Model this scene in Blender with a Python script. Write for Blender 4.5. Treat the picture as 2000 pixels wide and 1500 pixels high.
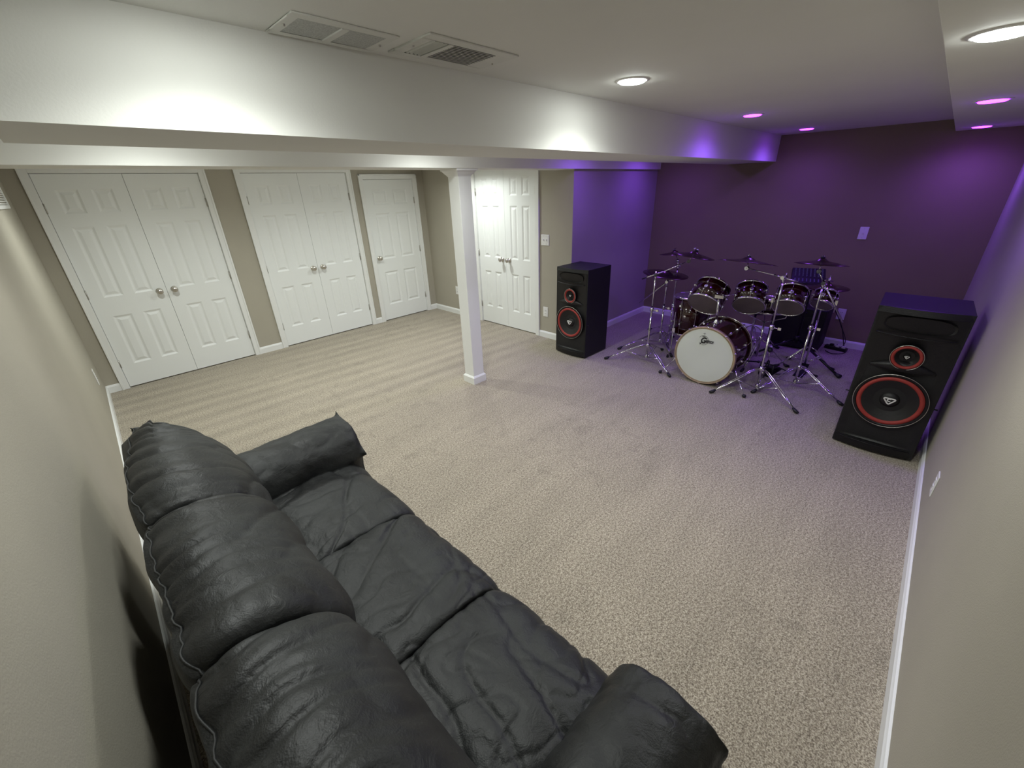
import bpy, bmesh, math, random
from mathutils import Vector, Matrix, noise
from math import sin, cos, pi, radians as R
random.seed(7)
for o in list(bpy.data.objects): bpy.data.objects.remove(o)
S = bpy.context.scene
COL = S.collection

# ------------------------------------------------------------------ camera
CX, CY, CZ = 0.2245, 0.3749, 1.8656
yaw, pit, rol = R(45.0005), R(-25.4588), R(-2.0603)
fw = Vector((cos(pit)*cos(yaw), cos(pit)*sin(yaw), sin(pit)))
rt = Vector((sin(yaw), -cos(yaw), 0)); up = rt.cross(fw)
r2 = rt*cos(rol)+up*sin(rol); u2 = up*cos(rol)-rt*sin(rol)
cd = bpy.data.cameras.new('camera'); cam = bpy.data.objects.new('camera', cd); COL.objects.link(cam)
M = Matrix((r2, u2, -fw)).transposed().to_4x4(); M.translation = (CX, CY, CZ); cam.matrix_world = M
cd.sensor_width = 36; cd.sensor_fit = 'HORIZONTAL'; cd.lens = 805.14/2000*36; cd.clip_start = 0.02
S.camera = cam
# ------------------------------------------------------------------ world + exposure
w = bpy.data.worlds.new('world'); S.world = w; w.use_nodes = True
w.node_tree.nodes['Background'].inputs[0].default_value = (0.02, 0.02, 0.02, 1)
S.view_settings.view_transform = 'Standard'; S.view_settings.look = 'None'
S.view_settings.gamma = 1; S.view_settings.use_curve_mapping = False
S.view_settings.exposure = 0.0
WHITE_E = 90.0      # radiance of the white lamps
ALC_E = 125.0        # lamps over the closet area
PURP_E = 34.0       # radiance of the violet lamps

SPOT_W, SPOT_C, SPOT_V = 47.0, 74.0, 25.0     # watts thrown down by each lamp
# ------------------------------------------------------------------ room numbers
D, W, X1, D2 = 6.318, 6.332, 4.371, 3.435
H, H1, H2 = 2.306, 2.0404, 2.0274
YB1, YB1B, YB2, YB2B = 1.969, 2.514, 3.395, 3.70
YS, HS = 0.518, 2.207
def xl(y): return -0.10+0.103*y/D

# ------------------------------------------------------------------ materials
def nt(name):
    m = bpy.data.materials.new(name); m.use_nodes = True
    t = m.node_tree; return m, t, t.nodes['Principled BSDF']
def mat(name, c, rough=.5, metal=0, spec=.5, bump=None, var=None, coat=0, emit=None, es=0):
    m, t, b = nt(name)
    b.inputs['Base Color'].default_value = (*c, 1)
    b.inputs['Roughness'].default_value = rough; b.inputs['Metallic'].default_value = metal
    b.inputs['Specular IOR Level'].default_value = spec
    b.inputs['Coat Weight'].default_value = coat; b.inputs['Coat Roughness'].default_value = .08
    if emit:
        b.inputs['Emission Color'].default_value = (*emit, 1); b.inputs['Emission Strength'].default_value = es
    tc = t.nodes.new('ShaderNodeTexCoord')
    if var:
        n = t.nodes.new('ShaderNodeTexNoise'); n.inputs['Scale'].default_value = var[0]; n.inputs['Detail'].default_value = 4
        t.links.new(tc.outputs['Object'], n.inputs['Vector'])
        r = t.nodes.new('ShaderNodeValToRGB'); k = var[1]
        r.color_ramp.elements[0].position = .3; r.color_ramp.elements[1].position = .7
        r.color_ramp.elements[0].color = (*[x*(1-k) for x in c], 1); r.color_ramp.elements[1].color = (*[min(1, x*(1+k)) for x in c], 1)
        t.links.new(n.outputs[0], r.inputs[0]); t.links.new(r.outputs[0], b.inputs['Base Color'])
    if bump:
        n = t.nodes.new('ShaderNodeTexNoise'); n.inputs['Scale'].default_value = bump[0]; n.inputs['Detail'].default_value = 5
        t.links.new(tc.outputs['Object'], n.inputs['Vector'])
        bn = t.nodes.new('ShaderNodeBump'); bn.inputs['Strength'].default_value = bump[1]; bn.inputs['Distance'].default_value = .01
        t.links.new(n.outputs[0], bn.inputs['Height']); t.links.new(bn.outputs[0], b.inputs['Normal'])
    return m
BEIGE = mat('beige_wall_paint', (.435, .405, .335), .75, spec=.25, bump=(180, .12), var=(2, .03))
ACCENT = mat('dark_accent_paint', (.25, .205, .125), .75, spec=.25, bump=(180, .12), var=(2, .03))
MIDP = mat('taupe_wall_paint', (.42, .37, .37), .75, spec=.25, bump=(180, .12), var=(2, .03))
CEIL = mat('ceiling_paint', (.79, .79, .745), .8, spec=.2, bump=(160, .05), var=(2, .02))
TRIM = mat('white_gloss_trim', (.86, .87, .855), .38, spec=.45, var=(5, .01))
DOOR = mat('white_door_paint', (.87, .89, .88), .42, spec=.4, bump=(90, .06))
NICKEL = mat('satin_nickel', (.62, .59, .54), .28, 1, bump=(40, .03))
DKNICK = mat('dark_hinge_metal', (.52, .50, .47), .4, 1, bump=(40, .03))
CHROME = mat('chrome', (.78, .78, .80), .12, 1, var=(20, .03))
PLASTIC = mat('white_plastic', (.82, .82, .80), .35, var=(30, .01))
SLOT = mat('dark_slot', (.03, .03, .03), .6, var=(30, .1))
RUBBER = mat('black_rubber', (.012, .012, .013), .55, bump=(80, .2))
BLKPL = mat('black_plastic', (.005, .005, .0055), .42, bump=(120, .15))
VINYL = mat('black_vinyl_wrap', (.006, .006, .0065), .55, bump=(400, .35), var=(60, .2))
CONE = mat('speaker_cone', (.008, .008, .008), .5, bump=(60, .1))
RED = mat('red_foam_surround', (.34, .035, .028), .6, bump=(150, .2), var=(30, .1))
EMBL = mat('emblem_silver', (.82, .82, .80), .3, .2, var=(30, .02))
MAROON = mat('maroon_lacquer', (.028, .004, .003), .12, spec=.6, coat=.6, var=(9, .45))
MAPLE = mat('natural_maple_hoop', (.42, .31, .18), .3, coat=.3, var=(12, .15))
HEADW = mat('white_drum_head', (.72, .76, .70), .5, bump=(60, .03), var=(3, .02))
HEADC = mat('clear_drum_head', (.16, .13, .13), .25, spec=.6, var=(6, .12))
INK = mat('black_ink', (.01, .01, .01), .5, var=(30, .1))
BRONZE = mat('dark_bronze_cymbal', (.13, .09, .075), .24, .95, bump=(14, .05), var=(10, .15))
LEATHER = None
GRILLE = mat('vent_enamel', (.72, .72, .67), .45, var=(20, .02))
GRMESH = mat('vent_mesh_grey', (.52, .53, .50), .6, bump=(300, .4), var=(200, .2))
DARKMET = mat('black_metal', (.02, .02, .022), .35, .6, bump=(60, .08))
KEYS = mat('grey_buttons', (.10, .10, .16), .4, var=(30, .2))
def lamp_mat(name, c, e):
    m, t, b = nt(name)
    b.inputs['Base Color'].default_value = (.8, .8, .8, 1)
    b.inputs['Emission Color'].default_value = (*c, 1); b.inputs['Emission Strength'].default_value = e
    return m
LWHITE = lamp_mat('white_lamp_glow', (.95, 1.0, .96), WHITE_E)
LALC = lamp_mat('closet_lamp_glow', (.94, 1.0, .94), ALC_E)
LPURP = lamp_mat('violet_lamp_glow', (.27, .010, 1.0), PURP_E)

BEAMS = {'white_lamp_glow': ((.96, 1.0, .96), SPOT_W, 148), 'closet_lamp_glow': ((.95, 1.0, .96), SPOT_C, 155), 'violet_lamp_glow': ((.25, .10, 1.0), SPOT_V, 164)}

def leather():
    m, t, b = nt('black_leather')
    N = t.nodes.new; L = t.links.new
    tc = N('ShaderNodeTexCoord')
    n1 = N('ShaderNodeTexNoise'); n1.inputs['Scale'].default_value = 5; n1.inputs['Detail'].default_value = 6
    L(tc.outputs['Object'], n1.inputs['Vector'])
    r = N('ShaderNodeValToRGB'); r.color_ramp.elements[0].position = .35; r.color_ramp.elements[1].position = .75
    r.color_ramp.elements[0].color = (.008, .0086, .0086, 1); r.color_ramp.elements[1].color = (.025, .027, .0265, 1)
    L(n1.outputs[0], r.inputs[0]); L(r.outputs[0], b.inputs['Base Color'])
    r3 = N('ShaderNodeMapRange'); r3.inputs[3].default_value = .42; r3.inputs[4].default_value = .62
    L(n1.outputs[0], r3.inputs[0]); L(r3.outputs[0], b.inputs['Roughness'])
    b.inputs['Specular IOR Level'].default_value = .42
    v = N('ShaderNodeTexVoronoi'); v.inputs['Scale'].default_value = 260; L(tc.outputs['Object'], v.inputs['Vector'])
    n2 = N('ShaderNodeTexNoise'); n2.inputs['Scale'].default_value = 26; n2.inputs['Detail'].default_value = 6; n2.inputs['Distortion'].default_value = 1.2
    L(tc.outputs['Object'], n2.inputs['Vector'])
    b1 = N('ShaderNodeBump'); b1.inputs['Strength'].default_value = .28; b1.inputs['Distance'].default_value = .012
    L(n2.outputs[0], b1.inputs['Height'])
    b2 = N('ShaderNodeBump'); b2.inputs['Strength'].default_value = .18; b2.inputs['Distance'].default_value = .002
    L(v.outputs[0], b2.inputs['Height']); L(b1.outputs[0], b2.inputs['Normal']); L(b2.outputs[0], b.inputs['Normal'])
    return m
LEATHER = leather()
STITCH = mat('leather_welt', (.016, .017, .017), .6, bump=(80, .2))

def carpet():
    m, t, b = nt('beige_carpet')
    N = t.nodes.new; L = t.links.new
    tc = N('ShaderNodeTexCoord'); V = tc.outputs['Object']
    def noi(s, d=2, dist=0, vec=None):
        n = N('ShaderNodeTexNoise'); n.inputs['Scale'].default_value = s; n.inputs['Detail'].default_value = d; n.inputs['Distortion'].default_value = dist
        L(vec or V, n.inputs['Vector']); return n.outputs[0]
    def mth(op, a, bb, cl=False):
        n = N('ShaderNodeMath'); n.operation = op; n.use_clamp = cl
        for i, x in enumerate((a, bb)):
            if isinstance(x, (int, float)): n.inputs[i].default_value = x
            else: L(x, n.inputs[i])
        return n.outputs[0]
    def mr(x, a, bb, c, d):
        n = N('ShaderNodeMapRange'); n.inputs[1].default_value = a; n.inputs[2].default_value = bb; n.inputs[3].default_value = c; n.inputs[4].default_value = d
        L(x, n.inputs[0]); return n.outputs[0]
    fine = noi(170, 3); med = noi(78, 2)
    sp = mth('ADD', mth('MULTIPLY', fine, .65), mth('MULTIPLY', med, .35))
    ramp = N('ShaderNodeValToRGB'); e = ramp.color_ramp.elements
    e[0].position = .38; e[0].color = (.165, .135, .100, 1); e[1].position = .62; e[1].color = (.57, .515, .41, 1)
    x = ramp.color_ramp.elements.new(.5); x.color = (.345, .298, .228, 1)
    L(sp, ramp.inputs[0])
    # vacuum tracks of brushed pile: bands along x in the closet area, soft patches elsewhere
    sx = N('ShaderNodeSeparateXYZ'); L(V, sx.inputs[0])
    mp = N('ShaderNodeMapping'); mp.inputs['Rotation'].default_value = (0, 0, R(4)); L(V, mp.inputs[0])
    wv = N('ShaderNodeTexWave'); wv.bands_direction = 'Y'; wv.inputs['Scale'].default_value = 1.35; wv.inputs['Distortion'].default_value = .9; wv.inputs['Detail'].default_value = 2; wv.inputs['Detail Scale'].default_value = .6
    L(mp.outputs[0], wv.inputs[0])
    mask = mth('MULTIPLY', mr(sx.outputs[1], 3.2, 4.0, 0, 1), mr(noi(1.1), .38, .6, .35, 1))
    bands = mth('MULTIPLY', mth('SUBTRACT', wv.outputs[1], .5), mth('MULTIPLY', mask, .22))
    mp2 = N('ShaderNodeMapping'); mp2.inputs['Scale'].default_value = (.45, 2.6, 1); mp2.inputs['Rotation'].default_value = (0, 0, R(-8)); L(V, mp2.inputs[0])
    streak = mth('MULTIPLY', mth('SUBTRACT', noi(2.4, 3, .8, mp2.outputs[0]), .5), .34)
    foot = mth('MULTIPLY', mr(noi(9, 2, .6), .56, .66, 0, 1), mth('MULTIPLY', mr(noi(.8, 1), .42, .56, 0, 1), -.12))
    patch = mth('MULTIPLY', mth('SUBTRACT', noi(1.6, 4), .5), .24)
    k = mth('ADD', mth('ADD', mth('ADD', bands, streak), mth('ADD', foot, patch)), 1.0)
    mx = N('ShaderNodeVectorMath'); mx.operation = 'SCALE'; L(ramp.outputs[0], mx.inputs[0]); L(k, mx.inputs['Scale'])
    L(mx.outputs[0], b.inputs['Base Color'])
    b.inputs['Roughness'].default_value = .95; b.inputs['Specular IOR Level'].default_value = .1
    b.inputs['Sheen Weight'].default_value = .25
    bp = N('ShaderNodeBump'); bp.inputs['Strength'].default_value = .7; bp.inputs['Distance'].default_value = .012
    L(sp, bp.inputs['Height']); L(bp.outputs[0], b.inputs['Normal'])
    return m
CARPET = carpet()

# ------------------------------------------------------------------ mesh helpers
class MB:
    def __init__(s): s.v = []; s.f = []; s.sm = []
    def add(s, vs, fs, smooth=False):
        o = len(s.v); s.v += [tuple(v) for v in vs]; s.f += [tuple(i+o for i in f) for f in fs]; s.sm += [smooth]*len(fs); return s
    def box(s, a, b, mtx=None):
        x0, y0, z0 = [min(p, q) for p, q in zip(a, b)]; x1, y1, z1 = [max(p, q) for p, q in zip(a, b)]
        v = [Vector(p) for p in [(x0, y0, z0), (x1, y0, z0), (x1, y1, z0), (x0, y1, z0), (x0, y0, z1), (x1, y0, z1), (x1, y1, z1), (x0, y1, z1)]]
        if mtx: v = [mtx @ p for p in v]
        return s.add(v, [(0, 3, 2, 1), (4, 5, 6, 7), (0, 1, 5, 4), (1, 2, 6, 5), (2, 3, 7, 6), (3, 0, 4, 7)])
    def tube(s, pts, r, n=10, cap=True, rs=None):
        pts = [Vector(p) for p in pts]; rings = []; prev = None
        for i, p in enumerate(pts):
            d = (pts[min(i+1, len(pts)-1)]-pts[max(i-1, 0)]).normalized()
            if prev is None:
                a = d.cross(Vector((0, 0, 1)));
                if a.length < 1e-3: a = d.cross(Vector((1, 0, 0)))
            else: a = prev-d*prev.dot(d)
            a.normalize(); prev = a; bb = d.cross(a); rr = rs[i] if rs else r
            rings.append([p+(a*cos(2*pi*k/n)+bb*sin(2*pi*k/n))*rr for k in range(n)])
        v = [q for g in rings for q in g]; f = []
        for i in range(len(rings)-1):
            for k in range(n):
                k2 = (k+1) % n; f.append((i*n+k, i*n+k2, (i+1)*n+k2, (i+1)*n+k))
        s.add(v, f, True)
        if cap:
            s.add(rings[0], [tuple(range(n))[::-1]]); s.add(rings[-1], [tuple(range(n))])
        return s
    def lathe(s, prof, n=32, o=(0, 0, 0), ax=(0, 0, 1), smooth=True, closed=False):
        """prof: (radius, height) along axis ax from origin o"""
        ax = Vector(ax).normalized(); a = ax.cross(Vector((0, 0, 1)))
        if a.length < 1e-3: a = Vector((1, 0, 0))
        a.normalize(); bb = ax.cross(a); o = Vector(o); v = []; f = []
        for r, h in prof:
            for k in range(n): v.append(o+ax*h+(a*cos(2*pi*k/n)+bb*sin(2*pi*k/n))*r)
        m = len(prof)
        for i in range(m if closed else m-1):
            for k in range(n):
                k2 = (k+1) % n; j = (i+1) % m; f.append((i*n+k, i*n+k2, j*n+k2, j*n+k))
        return s.add(v, f, smooth)
    def sphere(s, c, r, n=12, sc=(1, 1, 1)):
        prof = [(max(1e-4, sin(pi*i/8)), -cos(pi*i/8)) for i in range(9)]
        t = MB(); t.lathe(prof, n)
        return s.add([(c[0]+v[0]*r*sc[0], c[1]+v[1]*r*sc[1], c[2]+v[2]*r*sc[2]) for v in t.v], t.f, True)
    def torus(s, o, ax, Rr, r, n=40, m=8):
        prof = [(Rr+r*cos(2*pi*k/m), r*sin(2*pi*k/m)) for k in range(m)]
        return s.lathe(prof, n, o, ax, True, True)
    def build(s, name, m, parent=None, bevel=0, seg=2, label=None):
        me = bpy.data.meshes.new(name); me.from_pydata(s.v, [], s.f); me.validate()
        bm = bmesh.new(); bm.from_mesh(me); bmesh.ops.remove_doubles(bm, verts=bm.verts, dist=1e-6)
        bmesh.ops.recalc_face_normals(bm, faces=bm.faces); bm.to_mesh(me); bm.free()
        if len(me.polygons) == len(s.sm):
            me.polygons.foreach_set('use_smooth', s.sm)
        elif all(s.sm): me.polygons.foreach_set('use_smooth', [True]*len(me.polygons))
        me.materials.append(m)
        o = bpy.data.objects.new(name, me); COL.objects.link(o)
        if parent: o.parent = parent
        if bevel:
            b = o.modifiers.new('bevel', 'BEVEL'); b.width = bevel; b.segments = seg; b.limit_method = 'ANGLE'
        if label: o['label'] = label
        return o
def box(name, a, b, m, parent=None, bevel=0, **k): return MB().box(a, b).build(name, m, parent, bevel, **k)
def empty(name, loc=(0, 0, 0), rz=0):
    o = bpy.data.objects.new(name, None); COL.objects.link(o); o.location = loc; o.rotation_euler = (0, 0, rz); o.empty_display_size = .1; return o
def tag(o, label, cat, group=None):
    o['label'] = label; o['category'] = cat
    if group: o['group'] = group
    return o
def struct(o): o['kind'] = 'structure'; return o
def kids(o): return [c for c in bpy.data.objects if c.parent == o]
def dup(root, loc=None, rz=None, label=None, scale=None):
    def cp(o, par):
        c = o.copy(); COL.objects.link(c)
        if par: c.parent = par
        for ch in kids_map.get(o.name, []): cp(ch, c)
        return c
    kids_map = {}
    for o in bpy.data.objects:
        if o.parent: kids_map.setdefault(o.parent.name, []).append(o)
    r = cp(root, None)
    if loc is not None: r.location = loc
    if rz is not None: r.rotation_euler = (0, 0, rz)
    if scale: r.scale = (scale,)*3
    if label: r['label'] = label
    return r

# ================================================================== SHELL
T = .12
def poly_prism(name, pts, z0, z1, m):
    n = len(pts); v = [(x, y, z0) for x, y in pts]+[(x, y, z1) for x, y in pts]
    f = [tuple(range(n))[::-1], tuple(range(n, 2*n))]+[(i, (i+1) % n, n+(i+1) % n, n+i) for i in range(n)]
    return MB().add(v, f).build(name, m)
fl = struct(poly_prism('floor', [(xl(0)-T, -T), (W+T, -T), (W+T, D+T), (xl(D)-T, D+T)], -.1, 0, CARPET))
struct(poly_prism('ceiling', [(xl(0)-T, -T), (W+T, -T), (W+T, D+T), (xl(D)-T, D+T)], H, H+.1, CEIL))
struct(poly_prism('wall_left', [(xl(0)-T, -T), (xl(0), 0), (xl(D), D), (xl(D)-T, D+T)], 0, H, BEIGE))
struct(poly_prism('wall_right', [(xl(0)-T, -T), (W+T, -T), (W+T, 0), (xl(0), 0)], 0, H, BEIGE))
struct(poly_prism('wall_far', [(W, 0), (W+T, 0), (W+T, D2), (W, D2)], 0, H, ACCENT))
# walls with door openings (the closet doors sit in recesses)
LH = 2.1158; OP = .06
doors = [('door_1', .1896, 1.2661, LH, True), ('door_2', 1.871, 1.2625, LH, True), ('door_3', 3.3734, .7984, 2.03, False)]
mb = MB(); cur = xl(D)
for n, x, wd, h, dbl in doors:
    mb.box((cur, D, 0), (x-.012, D+T, H)); mb.box((x-.012, D, h+.012), (x+wd+.012, D+T, H)); cur = x+wd+.012
mb.box((cur, D, 0), (X1, D+T, H)); struct(mb.build('wall_back', BEIGE))
d4a, d4w = 4.009, 1.09
mb = MB().box((X1, D2+.001, 0), (X1+T, d4a-.012, H)).box((X1, d4a-.012, LH+.012), (X1+T, d4a+d4w+.012, H)).box((X1, d4a+d4w+.012, 0), (X1+T, D+T, H))
struct(mb.build('wall_closet', BEIGE))
struct(MB().box((X1+.001, D2, 0), (W, D2+T, H)).build('wall_alcove', MIDP))
# a dark closet interior backing behind the door gaps
struct(MB().box((xl(D), D+T, 0), (X1, D+T+.02, H)).build('wall_closet_back', MIDP))
struct(MB().box((X1+T, d4a-.1, 0), (X1+T+.02, d4a+d4w+.1, H)).build('wall_closet_side', MIDP))
# dropped beams / soffits
struct(poly_prism('ceiling_soffit', [(xl(YB1), YB1), (W, YB1), (W, YB1B), (.19, YB1B), (.19, 2.385), (xl(2.385), 2.385)], H1, H, CEIL))
struct(box('ceiling_beam', (xl(YB2), YB2, H2), (W, YB2B, H), CEIL, bevel=.003))
struct(box('ceiling_soffit', (xl(0)+.001, 0, HS), (W, YS, H), CEIL, bevel=.003))
struct(box('ceiling_soffit', (3.95, YB2B, 2.185), (X1, D, H), CEIL))
# baseboards
BH, BT = .085, .014
def baseboard(name, p, q, nrm):
    p = Vector((*p, 0)); q = Vector((*q, 0)); n = Vector((*nrm, 0)).normalized()
    prof = [(0, 0), (BT, 0), (BT, BH-.02), (BT*.75, BH-.012), (BT*.55, BH-.004), (BT*.2, BH), (0, BH)]
    v = [p+n*a+Vector((0, 0, b)) for a, b in prof]+[q+n*a+Vector((0, 0, b)) for a, b in prof]; k = len(prof)
    f = [tuple(range(k)), tuple(range(k, 2*k))[::-1]]+[(i, (i+1) % k, k+(i+1) % k, k+i) for i in range(k)]
    return struct(MB().add(v, f).build(name, TRIM))
CW = .07
baseboard('baseboard_left', (xl(0), .0), (xl(D), D), (1, -.016))
baseboard('baseboard_right', (xl(0), 0), (W, 0), (0, 1))
baseboard('baseboard_far', (W, 0), (W, D2), (-1, 0))
baseboard('baseboard_alcove', (X1-BT, D2), (W, D2), (0, -1))
segs = [(xl(D), doors[0][1]-CW), (doors[0][1]+doors[0][2]+CW, doors[1][1]-CW), (doors[1][1]+doors[1][2]+CW, doors[2][1]-CW), (doors[2][1]+doors[2][2]+CW, X1)]
for a, b in segs: baseboard('baseboard_back', (a, D), (b, D), (0, -1))
baseboard('baseboard_closet', (X1, D2-BT), (X1, d4a-CW), (-1, 0))
baseboard('baseboard_closet', (X1, d4a+d4w+CW), (X1, D), (-1, 0))

# ------------------------------------------------------------------ doors
def leaf_mesh(wd, h):
    """six-panel moulded leaf in x 0..wd, z 0..h, front at y=0 facing -y"""
    k = h/2.03; st = .115*min(1, wd/.7+.08); ms = .095*min(1, wd/.7+.05); pw = (wd-2*st-ms)/2
    xs = [(st, st+pw), (st+pw+ms, st+2*pw+ms)]
    zs = [(.235*k, .745*k), (.935*k, 1.585*k), (1.70*k, 1.905*k)]
    X = sorted({0, wd, *[a for p in xs for a in p]}); Z = sorted({0, h, *[a for p in zs for a in p]})
    mb = MB()
    for i in range(len(X)-1):
        for j in range(len(Z)-1):
            x0, x1, z0, z1 = X[i], X[i+1], Z[j], Z[j+1]
            if (x0, x1) in xs and (z0, z1) in zs:
                rings = [(0, 0), (.008, .004), (.018, .009), (.026, .009), (.05, .001)]
                vs = []
                for ins, dp in rings: vs += [(x0+ins, dp, z0+ins), (x1-ins, dp, z0+ins), (x1-ins, dp, z1-ins), (x0+ins, dp, z1-ins)]
                fs = []
                for r in range(len(rings)-1):
                    for c in range(4): fs.append((r*4+c, r*4+(c+1) % 4, r*4+4+(c+1) % 4, r*4+4+c))
                m = (len(rings)-1)*4; fs.append((m, m+1, m+2, m+3)); mb.add(vs, fs)
            else: mb.add([(x0, 0, z0), (x1, 0, z0), (x1, 0, z1), (x0, 0, z1)], [(0, 1, 2, 3)])
    t = .035
    mb.add([(0, 0, 0), (wd, 0, 0), (wd, 0, h), (0, 0, h), (0, t, 0), (wd, t, 0), (wd, t, h), (0, t, h)], [(4, 7, 6, 5), (0, 4, 5, 1), (1, 5, 6, 2), (2, 6, 7, 3), (3, 7, 4, 0)])
    return mb
def make_door(name, origin, rz, wd, h, dbl, knob_side='l'):
    """door in a wall whose face is local y=0 facing -y; x from 0..wd"""
    root = empty(name, origin, rz); struct(root)
    c = MB()   # casing, three boards with a stepped profile
    for (a, b) in [((-CW, 0), (-.006, h+CW)), ((wd+.006, 0), (wd+CW, h+CW)), ((-.006, h+.006), (wd+.006, h+CW))]:
        c.box((a[0], -.017, a[1]), (b[0], 0, b[1]))
    for (a, b) in [((-CW, 0), (-CW+.018, h+CW)), ((wd+CW-.018, 0), (wd+CW, h+CW)), ((-CW, h+CW-.018), (wd+CW, h+CW))]:
        c.box((a[0], -.022, a[1]), (b[0], -.016, b[1]))
    c.build('casing', TRIM, root, .002)
    j = MB().box((-.0115, .001, 0), (-.003, .1, h+.008)).box((wd+.003, .001, 0), (wd+.0115, .1, h+.008)).box((-.0115, .001, h+.003), (wd+.0115, .1, h+.0115)); j.build('jamb', TRIM, root)
    lw = wd/2-.0015 if dbl else wd
    for i in range(2 if dbl else 1):
        x0 = 0 if i == 0 else wd-lw
        lf = leaf_mesh(lw, h-.012).build('door_leaf', DOOR, root); lf.location = (x0, .006, .012)
        hx = (0 if i == 0 else lw) if dbl else (lw if knob_side == 'l' else 0)
        for hz in (.27, 1.02, h-.30):
            hg = MB().tube([(hx, -.009, hz-.045), (hx, -.009, hz+.045)], .005, 8).box((hx-.006, -.007, hz-.043), (hx+.006, .001, hz+.043))
            hg.build('hinge', DKNICK, lf)
        kx = (lw-.065 if i == 0 else .065) if dbl else (.06 if knob_side == 'l' else lw-.06)
        kb = MB().lathe([(.0001, .0), (.031, .0), (.033, .004), (.028, .010), (.012, .014), (.011, .028), (.020, .036), (.029, .046), (.030, .056), (.024, .066), (.010, .071), (.0001, .072)], 24, (kx, 0, .955), (0, -1, 0))
        kb.build('knob', NICKEL, lf)
    if dbl is False:
        pass
    return root
for n, x, wd, h, dbl in doors: make_door(n, (x, D, 0), 0, wd, h, dbl)
make_door('door_4', (X1, d4a+d4w, 0), -pi/2, d4w, LH, True)

# ------------------------------------------------------------------ column
col = empty('support_column', (2.736, 3.447, 0)); struct(col); s = .1412
box('shaft', (0, 0, 0), (s, s, H2), TRIM, col, .003)
def sqring(z0, z1, e0, e1):
    return [(-e0, -e0, z0), (s+e0, -e0, z0), (s+e0, s+e0, z0), (-e0, s+e0, z0), (-e1, -e1, z1), (s+e1, -e1, z1), (s+e1, s+e1, z1), (-e1, s+e1, z1)]
F6 = [(0, 3, 2, 1), (4, 5, 6, 7), (0, 1, 5, 4), (1, 2, 6, 5), (2, 3, 7, 6), (3, 0, 4, 7)]
MB().add(sqring(0, .07, .015, .015), F6).add(sqring(.07, .085, .015, .004), F6).build('base_trim', TRIM, col)
MB().add(sqring(H2-.06, H2-.045, .002, .012), F6).add(sqring(H2-.045, H2-.016, .014, .038), F6).add(sqring(H2-.016, H2-.0005, .044, .046), F6).build('capital', TRIM, col)

# ================================================================== CEILING LIGHTS
def downlight(x, y, z, m, label, group, r=.059):
    t = empty('ceiling_light', (x, y, z)); tag(t, label, 'ceiling light', group)
    MB().lathe([(r+.020, 0), (r+.019, -.002), (r+.012, -.0045), (r+.001, -.005), (r, -.004), (r, 0)], 48).build('trim_ring', PLASTIC, t)
    MB().lathe([(r, -.004), (r*.985, -.008), (r*.9, -.0105), (r*.6, -.012), (.0001, -.0125)], 48).build('lens', m, t)
    col_, pw_, ang_ = BEAMS[m.name]
    ld = bpy.data.lights.new('lamp_beam', 'SPOT'); ld.energy = pw_; ld.color = col_; ld.spot_size = R(ang_); ld.spot_blend = 1; ld.shadow_soft_size = .05
    lo = bpy.data.objects.new('lamp_beam', ld); COL.objects.link(lo); lo.parent = t; lo.location = (0, 0, -.03)
    return t
downlight(2.344, 1.615, H, LWHITE, 'round white ceiling light in the middle of the main ceiling', 'recessed ceiling lights')
downlight(.60, 1.62, H, LWHITE, 'white ceiling light at the top left, its glow beside the grey vent', 'recessed ceiling lights')
downlight(2.20, .395, HS, LWHITE, 'large bright white ceiling light in the lowered strip at upper right', 'recessed ceiling lights')
downlight(4.168, 1.632, H, LPURP, 'violet ceiling light nearer of the two on the main ceiling', 'recessed ceiling lights')
downlight(5.785, 1.61, H, LPURP, 'violet ceiling light on the main ceiling closest to the dark wall', 'recessed ceiling lights')
downlight(3.94, .358, HS, LPURP, 'violet ceiling light in the lowered strip, nearer of its two', 'recessed ceiling lights')
downlight(5.95, .355, HS, LPURP, 'violet ceiling light in the lowered strip, against the dark wall', 'recessed ceiling lights')
downlight(.62, 2.95, H, LWHITE, 'white ceiling light hidden between the two dropped beams, left end', 'recessed ceiling lights')
downlight(2.30, 2.95, H, LWHITE, 'white ceiling light between the two dropped beams, before the column', 'recessed ceiling lights')
downlight(4.30, 2.95, H, LPURP, 'violet ceiling light between the two dropped beams, over the left loudspeaker', 'recessed ceiling lights')
downlight(5.65, 2.95, H, LPURP, 'violet ceiling light between the two dropped beams, at the dark corner', 'recessed ceiling lights')
for i, x in enumerate((.75, 2.3, 3.75)):
    downlight(x, 4.85, H, LALC, ['white ceiling light over the left pair of closet doors', 'white ceiling light over the second pair of closet doors', 'white ceiling light over the single narrow door'][i], 'closet area ceiling lights')

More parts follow.
